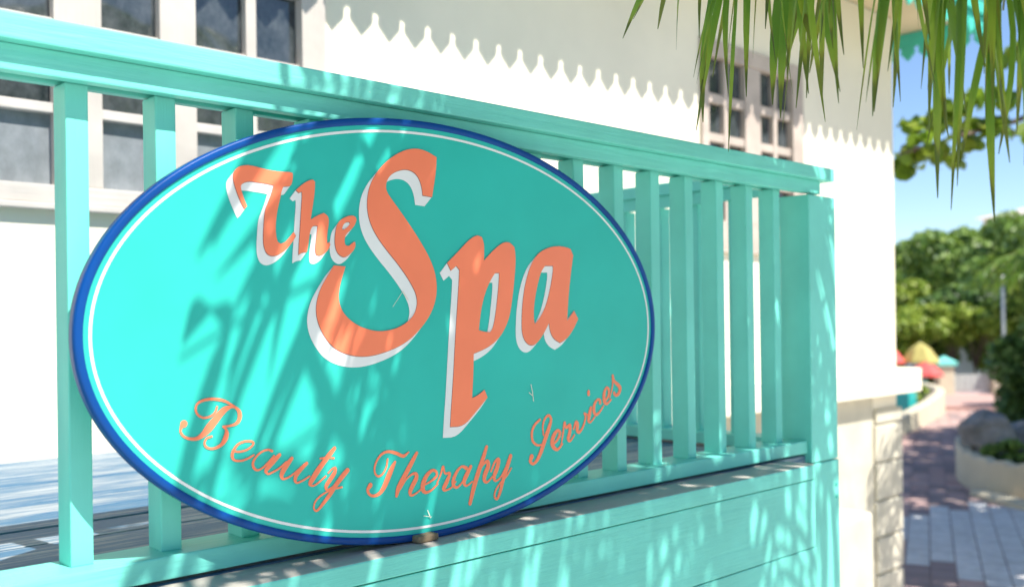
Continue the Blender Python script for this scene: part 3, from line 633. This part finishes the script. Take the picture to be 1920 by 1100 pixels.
# ------------------------------------------------------------------ trees, shrubs
def leaf_cloud(name, blobs, n, size, mat, parent, seed, aspect=.6, hollow=.55, rounded=False):
    """leaf-sized faces spread through clumps; blobs = (centre, radii)"""
    r = np.random.default_rng(seed)
    vol = np.array([b[1][0]*b[1][1]*b[1][2] for b in blobs])**.7; pr = vol/vol.sum()
    idx = r.choice(len(blobs), n, p=pr)
    cen = np.array([b[0] for b in blobs])[idx]; rad = np.array([b[1] for b in blobs])[idx]
    d = r.normal(size=(n, 3)); d /= np.linalg.norm(d, axis=1)[:, None]
    rr = hollow+(1-hollow)*r.random(n)**.6
    p = cen+d*rad*rr[:, None]
    nrm = d*.7+r.normal(size=(n, 3))*.6+np.array((0, 0, .5)); nrm /= np.linalg.norm(nrm, axis=1)[:, None]
    tx = np.cross(nrm, r.normal(size=(n, 3))); tx /= np.linalg.norm(tx, axis=1)[:, None]; ty = np.cross(nrm, tx)
    s = size*(.6+.8*r.random(n))[:, None]
    if rounded:
        k = 7; V = np.empty((n*k, 3))
        for q in range(k):
            a = 2*math.pi*q/k; V[q::k] = p+tx*s*.5*math.cos(a)+ty*s*.46*math.sin(a)+nrm*s*.10*math.cos(2*a)
    else:
        k = 4; V = np.empty((n*4, 3))
        V[0::4] = p-tx*s*.5; V[1::4] = p-ty*s*aspect*.5+nrm*s*.08; V[2::4] = p+tx*s*.5; V[3::4] = p+ty*s*aspect*.5+nrm*s*.08
    me = bpy.data.meshes.new(name); me.vertices.add(n*k); me.vertices.foreach_set('co', V.ravel())
    me.loops.add(n*k); me.loops.foreach_set('vertex_index', np.arange(n*k)); me.polygons.add(n)
    me.polygons.foreach_set('loop_start', np.arange(0, n*k, k)); me.polygons.foreach_set('loop_total', np.full(n, k)); me.update(); me.validate()
    return link(name, me, mat, parent)
def clumps(c, rad, n, k, seed):
    r = random.Random(seed); out = []
    for _ in range(n):
        while True:
            q = Vector((r.uniform(-1, 1), r.uniform(-1, 1), r.uniform(-1, 1)))
            if q.length < 1: break
        q = q.normalized()*max(q.length, .45)*.8
        sz = k*r.uniform(.7, 1.3)
        out.append(((c[0]+q.x*rad[0], c[1]+q.y*rad[1], c[2]+q.z*rad[2]), (sz*rad[0], sz*rad[1], sz*rad[2]*.85)))
    return out
def tree(name, label, cat, base, c, rad, n, size, mat, seed, group=None, ncl=14, k=.4, tr=.12, rounded=False):
    o = empty(name, base, label, cat, group); r = random.Random(seed)
    bl = clumps(c, rad, ncl, k, seed)
    b = Vector(base)-Vector((0, 0, .05)); cc = Vector(c)
    fork = b.lerp(cc, .55) if cat != 'shrub' else b.lerp(cc, .3)
    V, Fc = tube_geo([b, b.lerp(fork, .5)+Vector((r.uniform(-.1, .1), r.uniform(-.1, .1), 0)), fork], [tr, tr*.8, tr*.65])
    for q, _ in bl[:8]:
        q = Vector(q); m = fork.lerp(q, .5)+Vector((0, 0, .1)); tube_geo([fork, m, q], [tr*.5, tr*.3, tr*.1], 6, V, Fc)
    raw('trunk' if cat != 'shrub' else 'stem', V, Fc, M['bark'], o, smooth=True)
    leaf_cloud('crown' if cat != 'shrub' else 'foliage', bl, n, size, mat, o, seed, rounded=rounded)
    return o
G1 = 'round leafy trees beyond the gate'
tree('leafy_tree', 'large round deep green tree rising behind the gate', 'tree', (42.8, 17.3, 0), (42.8, 17.3, 4.5), (2.3, 2.3, 1.9), 9000, .34, M['leafA'], 1, ncl=18)
tree('leafy_tree', 'tall yellow-green tree below the pale hillside house', 'tree', (40.3, 14.0, 0), (40.3, 14.0, 4.3), (2.2, 2.3, 1.9), 8000, .32, M['leafA'], 2, ncl=18)
tree('leafy_tree', 'small pale green tree close to the wall corner', 'tree', (37.2, 17.2, 0), (37.2, 17.2, 2.9), (1.3, 1.3, 1.1), 4500, .26, M['leafB'], 3)
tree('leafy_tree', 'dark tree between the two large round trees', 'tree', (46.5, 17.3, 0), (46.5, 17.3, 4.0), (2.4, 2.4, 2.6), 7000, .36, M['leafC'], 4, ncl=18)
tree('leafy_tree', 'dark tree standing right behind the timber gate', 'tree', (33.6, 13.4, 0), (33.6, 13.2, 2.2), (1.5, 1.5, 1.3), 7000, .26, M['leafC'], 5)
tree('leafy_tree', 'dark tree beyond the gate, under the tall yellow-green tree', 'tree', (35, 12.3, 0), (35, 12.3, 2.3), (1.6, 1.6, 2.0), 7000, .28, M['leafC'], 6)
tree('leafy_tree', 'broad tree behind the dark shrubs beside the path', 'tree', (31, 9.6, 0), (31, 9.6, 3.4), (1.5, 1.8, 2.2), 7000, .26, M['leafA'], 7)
GH = 'bright flowering shrubs along the path end'
for i, (x, y, z, ra, zr, lab) in enumerate([(28.6, 13.4, 1.9, .9, .75, 'bright green shrub next to the wall corner'), (29.6, 13.0, 2.15, .95, .7, 'bright green shrub rising over the yellow parasol'), (30.4, 12.5, 2.1, .9, .65, 'bright yellow-green shrub above the left gate pillar'),
        (30.8, 11.9, 2.15, .85, .6, 'bright yellow-green shrub overhanging the middle of the gate'), (30.6, 11.45, 2.0, .6, .55, 'bright shrub with pale blossoms above the right gate pillar')]):
    tree('flowering_shrub', lab, 'shrub', (x+.4, y+.3, 0), (x, y, z), (ra, ra, zr), 3600, .17, M['leafB'], 20+i, GH, tr=.05)
for i, (x, y, z, ra, zr, lab) in enumerate([(17.4, 5.75, 1.2, .75, .95, 'dark glossy shrub behind the boulder'), (20.6, 6.5, 1.5, .85, 1.2, 'tall dark shrub behind the glossy one'), (25.6, 8.6, 1.0, .7, 1.0, 'loose green shrub beside the right gate pillar'), (15.9, 4.5, 1.1, .8, .9, 'dark shrub at the back of the scalloped planter')]):
    tree('garden_shrub', lab, 'shrub', (x, y, 0), (x, y, z), (ra, ra, zr), 5200, .15, M['leafC'] if i != 2 else M['leafA'], 40+i, 'dark shrubs beside the path', tr=.05)
for i, (x, y, lab) in enumerate([(27.9, 13.9, 'clipped pale green hedge bush behind the half hidden parasol'), (29.2, 14.1, 'clipped pale green hedge bush behind the yellow parasol'), (31.6, 13.3, 'clipped pale green hedge bush behind the left gate pillar'), (32.2, 11.6, 'clipped pale green hedge bush behind the right gate pillar')]):
    tree('hedge_bush', lab, 'shrub', (x, y, 0), (x, y, 1.35), (1.0, 1.0, 1.3), 4200, .18, M['leafB'] if i != 2 else M['leafA'], 110+i, 'hedge bushes at the path end', tr=.05)
for i, (x, y, z, lab) in enumerate([(50, 16.2, 4.6, 'distant tree against the pale house'), (52, 22.6, 4.2, 'distant tree left of the large round tree'), (38, 12.2, 3.6, 'leafy tree between the lamp post and the tall yellow-green tree')]):
    tree('leafy_tree', lab, 'tree', (x, y, 0), (x, y, z), (2.4, 2.6, 2.4), 7000, .34, M['leafA'], 120+i, ncl=20)
# sea grape tree to the right, one branch reaching into view
SGp = tree('sea_grape_tree', 'sea grape tree with large round leaves, its branch reaching past the eave', 'tree', (11.2, .6, 0), (11.2, 1.0, 5.4), (2.6, 2.4, 1.7), 4200, .19, M['grape'], 60, ncl=22, k=.36, tr=.16, rounded=True)
br = [(10.6, 1.6, 4.9), (9.7, 2.6, 4.35), (9.0, 3.15, 4.0), (8.65, 3.5, 3.88), (8.25, 3.83, 3.72)]
V, Fc = tube_geo(br, [.05, .035, .022, .015, .006])
bl = []
for k in range(34):
    q = random.Random(k+3); f = k/33
    i = min(3, int(f*3.2)+1); b0, b1 = Vector(br[min(i, 3)]), Vector(br[min(i+1, 4)])
    p = b0.lerp(b1, q.random()); e = p+Vector((q.uniform(-.22, .22), q.uniform(-.2, .2), q.uniform(-.2, .26)))
    tube_geo([p, p.lerp(e, .5)+Vector((0, 0, .03)), e], [.008, .006, .003], 5, V, Fc)
    bl.append((tuple(e), (.13, .12, .09)))
up = [(10.6, 1.6, 4.9), (9.6, 2.7, 4.85), (8.95, 3.15, 4.62)]
tube_geo(up, [.04, .025, .008], 6, V, Fc)
for k in range(7):
    q = random.Random(k+90); bl.append(((8.95+q.uniform(-.1, .5), 3.1+q.uniform(-.3, .12), 4.62+q.uniform(-.2, .25)), (.16, .13, .11)))
raw('branch', V, Fc, M['bark'], SGp, smooth=True)
tag(leaf_cloud('leaf_spray', bl, 460, .125, M['grape'], SGp, 5, hollow=.2, rounded=True), kind='stuff')

tree('shade_tree', 'large dense tree shading the path and the scalloped planter', 'tree', (15.2, 1.2, 0), (15.2, 1.6, 6.0), (3.0, 2.6, 1.9), 6500, .26, M['leafA'], 61, ncl=24, k=.42, tr=.2)
tree('shade_tree', 'dense tree behind the broad shade tree, shading the boulder', 'tree', (19.5, 2.6, 0), (19.5, 2.6, 5.8), (2.6, 2.4, 1.8), 6000, .26, M['leafA'], 62, ncl=22, k=.42, tr=.2)
for i, (x, y) in enumerate([(-1.5, -9), (3.5, -10.5), (9, -10), (-6.5, -7)]):
    tree('street_tree', ['leafy street tree across from the wide casement window','leafy street tree facing the oval sign','leafy street tree facing the square-paned window','leafy street tree far along the street from the path'][i], 'tree', (x, y, gz(x, y)), (x, y, 5.0), (2.7, 2.4, 2.3), 5000, .36, M['leafA'], 70+i, 'trees across the street', ncl=18, tr=.18)

# far palm with glossy fronds
FP = empty('small_palm', (16.9, 5.45, 0), 'small palm with glossy arching fronds among the dark shrubs', 'palm tree')
fc = Vector((16.9, 5.45, 3.15)); tube('trunk', [(16.9, 5.45, -.05), (16.95, 5.45, 1.6), fc], [.09, .07, .06], M['palmbark'], FP)
r3 = random.Random(5)
for k in range(13):
    a = 2*math.pi*k/13+r3.uniform(-.2, .2); e = r3.uniform(.1, .7); L = r3.uniform(.9, 1.3)
    d = Vector((math.cos(a), math.sin(a), 0))
    frond(FP, [fc, fc+d*L*.5+Vector((0, 0, .5*e+.2)), fc+d*L+Vector((0, 0, -.45+e*.3))], 20, .42, .035, .5, False, r3)

# palm beside the house corner, just right of the view, dappling the quoins
CP = empty('corner_palm', (7.75, 1.55, 0), 'slender palm beside the path opposite the house corner', 'palm tree')
cc0 = Vector((7.7, 1.5, E+.95)); tube('trunk', [(7.75, 1.55, -.05), (7.8, 1.5, 1.6), cc0], [.08, .06, .055], M['palmbark'], CP)
for k in range(11):
    a = 2*math.pi*k/11; d = Vector((math.cos(a), math.sin(a), 0))
    frond(CP, [cc0, cc0+d*.4+Vector((0, 0, .4)), cc0+d*.8+Vector((0, 0, -.05))], 14, .36, .036, .6, False, r3)

# ------------------------------------------------------------------ path side objects
def wall_strip(name, pts, hs, th, mat, label, cat, scallop=0):
    V, Fc = [], []; pts = [Vector((*p, 0)) for p in pts]
    c = catmull([(p.x, p.y, h) for p, h in zip(pts, hs)], 8); m = len(c)
    for i in range(m):
        d = c[min(i+1, m-1)][:2]-c[max(i-1, 0)][:2]; d = d/np.linalg.norm(d); nn = np.array((-d[1], d[0]))*th/2
        h = c[i][2] + (scallop*abs(math.sin(i*.7)) if scallop else 0)
        for sg, z, kk in ((1, -.03, 1), (1, h-.03, 1), (1, h, .7), (-1, h, .7), (-1, h-.03, 1), (-1, -.03, 1)):
            q = c[i][:2]+nn*sg*kk; V.append((q[0], q[1], z))
    for i in range(m-1):
        for j in range(6):
            Fc.append((i*6+j, i*6+(j+1) % 6, (i+1)*6+(j+1) % 6, (i+1)*6+j))
    Fc += [tuple(range(6)), tuple(range((m-1)*6, m*6))[::-1]]
    o = raw(name, V, Fc, mat); bm = bmesh.new(); bm.from_mesh(o.data); bmesh.ops.recalc_face_normals(bm, faces=bm.faces); bm.to_mesh(o.data); bm.free()
    return tag(o, label, cat)
wall_strip('garden_wall', [(15.5, 8.0), (18.0, 8.62), (20.5, 9.2), (22.8, 9.8), (24.1, 10.25), (24.9, 11.0), (25.1, 12.2), (24.6, 13.4)], [.34, .36, .42, .5, .56, .62, .66, .66], .22, M['planter'], 'low curved cream garden wall sweeping along the sunny path', 'wall')
pl = empty('raised_planter', (13.6, 5.1, 0), 'cream planter with a scalloped rim holding grass and a boulder', 'planter')
o = wall_strip('rim_wall', [(16.1, 6.4), (14.9, 6.02), (14.0, 5.6), (13.4, 5.12), (13.1, 4.6), (13.2, 4.05), (13.7, 3.3), (14.6, 2.6)], [.48, .47, .46, .44, .44, .45, .46, .46], .16, M['planter'], 'x', 'x', .05)
for k in ('label', 'category'): del o[k]
o.parent = pl; o.matrix_parent_inverse = Matrix.Translation(pl.location).inverted()
V = [(16.1, 6.3, .40), (14.9, 5.94, .40), (14.03, 5.52, .39), (13.45, 5.07, .38), (13.18, 4.6, .38), (13.28, 4.08, .38), (13.88, 3.35, .4), (14.7, 2.7, .4), (18.5, 2.7, .42), (19.5, 6.1, .42)]
raw('soil', V, [tuple(range(10))], M['soil'], pl)
r = random.Random(9); GV, GF = [], []
for _ in range(1600):
    x = r.uniform(13.45, 16.6); y = r.uniform(3.2, 5.8)
    if y > 4.85+(x-13.5)*.5 or y < 4.2-(x-13.4)*1.1: continue
    a = r.uniform(0, 6.28); h = r.uniform(.05, .16); b = len(GV); lx, ly = r.uniform(-.05, .05), r.uniform(-.05, .05)
    GV += [(x-.006*math.cos(a), y-.006*math.sin(a), .37), (x+.006*math.cos(a), y+.006*math.sin(a), .37), (x+lx, y+ly, .39+h)]; GF.append((b, b+1, b+2))
tag(raw('grass', GV, GF, M['leafA'], pl), kind='stuff')
kb = wall_strip('kerb', [(13.15, 5.1), (12.85, 4.75), (12.6, 4.3), (12.5, 3.8), (12.8, 3.0)], [.09, .10, .10, .10, .10], .25, M['planter'], 'low cream kerb in front of the scalloped planter', 'kerb')
def boulder(name, c, rad, seed, label):
    bm = bmesh.new(); bmesh.ops.create_icosphere(bm, subdivisions=4, radius=1)
    from mathutils import noise as mn
    for v in bm.verts:
        k = 1+.22*mn.noise(v.co*1.4+Vector((seed, 0, 0)))+.09*mn.noise(v.co*4+Vector((0, seed, 0)))
        v.co = Vector((v.co.x*rad[0]*k, v.co.y*rad[1]*k, v.co.z*rad[2]*k))
    me = bpy.data.meshes.new(name); bm.to_mesh(me); bm.free()
    return tag(link(name, me, M['rock'], None, c), label, 'boulder')
boulder('boulder', (14.3, 5.42, .68), (.37, .36, .32), 3, 'dark rounded boulder sitting in the scalloped planter')
boulder('boulder', (14.95, 5.18, .56), (.38, .34, .25), 7, 'lower dark boulder leaning against the rounded one')
for i, (x, y, lab) in enumerate([(13.6, 4.55, 'low green plant at the front of the scalloped planter'), (13.75, 5.0, 'low green plant in front of the rounded boulder'), (14.2, 4.3, 'low green plant beside the lower boulder')]):
    tree('low_plant', lab, 'shrub', (x, y, .38), (x, y, .52), (.26, .26, .14), 420, .10, M['leafA'], 95+i, 'plants in the scalloped planter', ncl=6, tr=.012)
# gate
GT = empty('garden_gate', (28.7, 11.3, 0), 'grey board gate between cream pillars with pale turquoise caps', 'gate')
ga, gb = Vector((28.2, 11.85, 0)), Vector((29.2, 10.75, 0)); gd = (gb-ga).normalized(); gang = math.atan2(gd.y, gd.x)
for q in (ga, gb):
    pm = link('pillar', box_mesh('pillar', .42, .42, .92, .02), M['planter'], GT, (q.x, q.y, .45), (0, 0, gang))
    V = [(-.28, -.28, 0), (.28, -.28, 0), (.28, .28, 0), (-.28, .28, 0), (-.28, -.28, .1), (.28, -.28, .1), (.28, .28, .1), (-.28, .28, .1), (0, 0, .27)]
    raw('cap', V, [(3, 2, 1, 0), (0, 1, 5, 4), (1, 2, 6, 5), (2, 3, 7, 6), (3, 0, 4, 7), (4, 5, 8), (5, 6, 8), (6, 7, 8), (7, 4, 8)], M['tealcap'], pm, (q.x, q.y, .912))
mid = (ga+gb)/2; ln = (gb-ga).length-.44
for k in range(6):
    q = ga+gd*(.22+ln*(k+.5)/6); link('board', box_mesh('board', ln/6-.012, .03, .46, .004), M['grey'], GT, (q.x, q.y, .42), (0, 0, gang))
link('rail', box_mesh('rail', ln, .05, .09, .004), M['white'], GT, (mid.x-.04*gd.y, mid.y+.04*gd.x, .14), (0, 0, gang))
# parasols
def parasol(c, rad, h0, h1, cloth, label):
    o = empty('parasol', (c[0], c[1], 0), label, 'parasol', 'small parasols behind the curved wall')
    tube('pole', [(c[0], c[1], -.02), (c[0], c[1], h0), (c[0], c[1], h1-.02)], [.035]*3, M['teal'], o)
    k = 8; V = [(c[0], c[1], h1)]
    for j, f, z in ((0, .55, h0+(h1-h0)*.62), (1, 1., h0), (2, 1.02, h0-.07)):
        for i in range(k):
            a = 2*math.pi*i/k; V.append((c[0]+rad*f*math.cos(a), c[1]+rad*f*math.sin(a), z))
    Fc = [(0, 1+i, 1+(i+1) % k) for i in range(k)]
    for j in range(2):
        for i in range(k): Fc.append((1+j*k+i, 1+(j+1)*k+i, 1+(j+1)*k+(i+1) % k, 1+j*k+(i+1) % k))
    raw('canopy', V, Fc, cloth, o)
    box('base', c[0]-.14, c[0]+.14, c[1]-.14, c[1]+.14, 0, .06, M['navy'], o)
parasol((25.85, 11.35), .47, .80, 1.12, M['coral'], 'small coral red parasol on a teal pole behind the curved wall')
parasol((26.9, 11.95), .52, 1.10, 1.62, M['yellow'], 'yellow domed parasol behind the coral one')
parasol((26.3, 12.55), .42, 1.1, 1.5, M['coral'], 'coral red parasol half hidden by the house corner')
tb = box('flower_tub', 21.35, 21.75, 9.75, 10.1, 0, .62, M['teal'], None, .02); tag(tb, 'square teal tub inside the curved garden wall', 'tub')
for i, (x, y) in enumerate([(22.6, 10.2), (23.2, 10.6)]):
    tree('low_plant', ['low leafy plant beside the teal tub', 'low leafy plant under the coral parasol'][i], 'shrub', (x, y, 0), (x, y, .5), (.35, .35, .28), 500, .14, M['leafB'], 90+i, 'plants inside the curved wall', ncl=6, tr=.02)
# shed, pole, pale house on the rise
SH = empty('garden_shed', (33.4, 12.9, 0), 'low shed with a pale grey roof behind the bright shrubs', 'shed')
box('wall', 33.2, 34.4, 12.4, 14.2, 0, 2.35, M['white'], SH)
raw('roof', [(33.0, 12.2, 2.36), (34.6, 12.2, 2.36), (34.6, 14.4, 2.36), (33.0, 14.4, 2.36), (33.8, 12.2, 2.85), (33.8, 14.4, 2.85)], [(0, 4, 5, 3), (1, 2, 5, 4), (0, 1, 4), (2, 3, 5), (0, 3, 2, 1)], M['roofgrey'], SH)
lp = empty('lamp_post', (30.2, 10.95, 0), 'slim white lamp post standing among the shrubs', 'lamp post')
tube('pole', [(30.2, 10.95, -.02), (30.2, 10.95, 3.2)], [.05, .045], M['white'], lp)
tube('lamp_head', [(30.2, 10.95, 3.2), (30.2, 10.95, 3.25), (30.2, 10.95, 3.42), (30.2, 10.95, 3.47)], [.06, .13, .13, .03], M['white'], lp)
FH = empty('hillside_house', (65, 23, 0), 'pale pink house whose top floor shows above the trees', 'house')
box('wall', 62, 72, 17, 23.6, 0, 8.1, M['houseA'], FH, 0)
raw('roof', [(61.6, 16.6, 8.11), (72.4, 16.6, 8.11), (72.4, 24.0, 8.11), (61.6, 24.0, 8.11), (64.8, 20.3, 9.1), (69.2, 20.3, 9.1)], [(0, 1, 5, 4), (1, 2, 5), (2, 3, 4, 5), (3, 0, 4), (3, 2, 1, 0)], M['houseA'], FH)
for k in range(3):
    wn = box('window', 61.93, 61.995, 17.8+k*2.0, 18.9+k*2.0, 6.3, 7.7, M['white'], FH, .01)
    box('pane', 61.90, 61.928, 17.9+k*2.0, 18.8+k*2.0, 6.4, 7.6, M['pane'], wn, 0)
scn.render.resolution_x = 1024; scn.render.resolution_y = 586
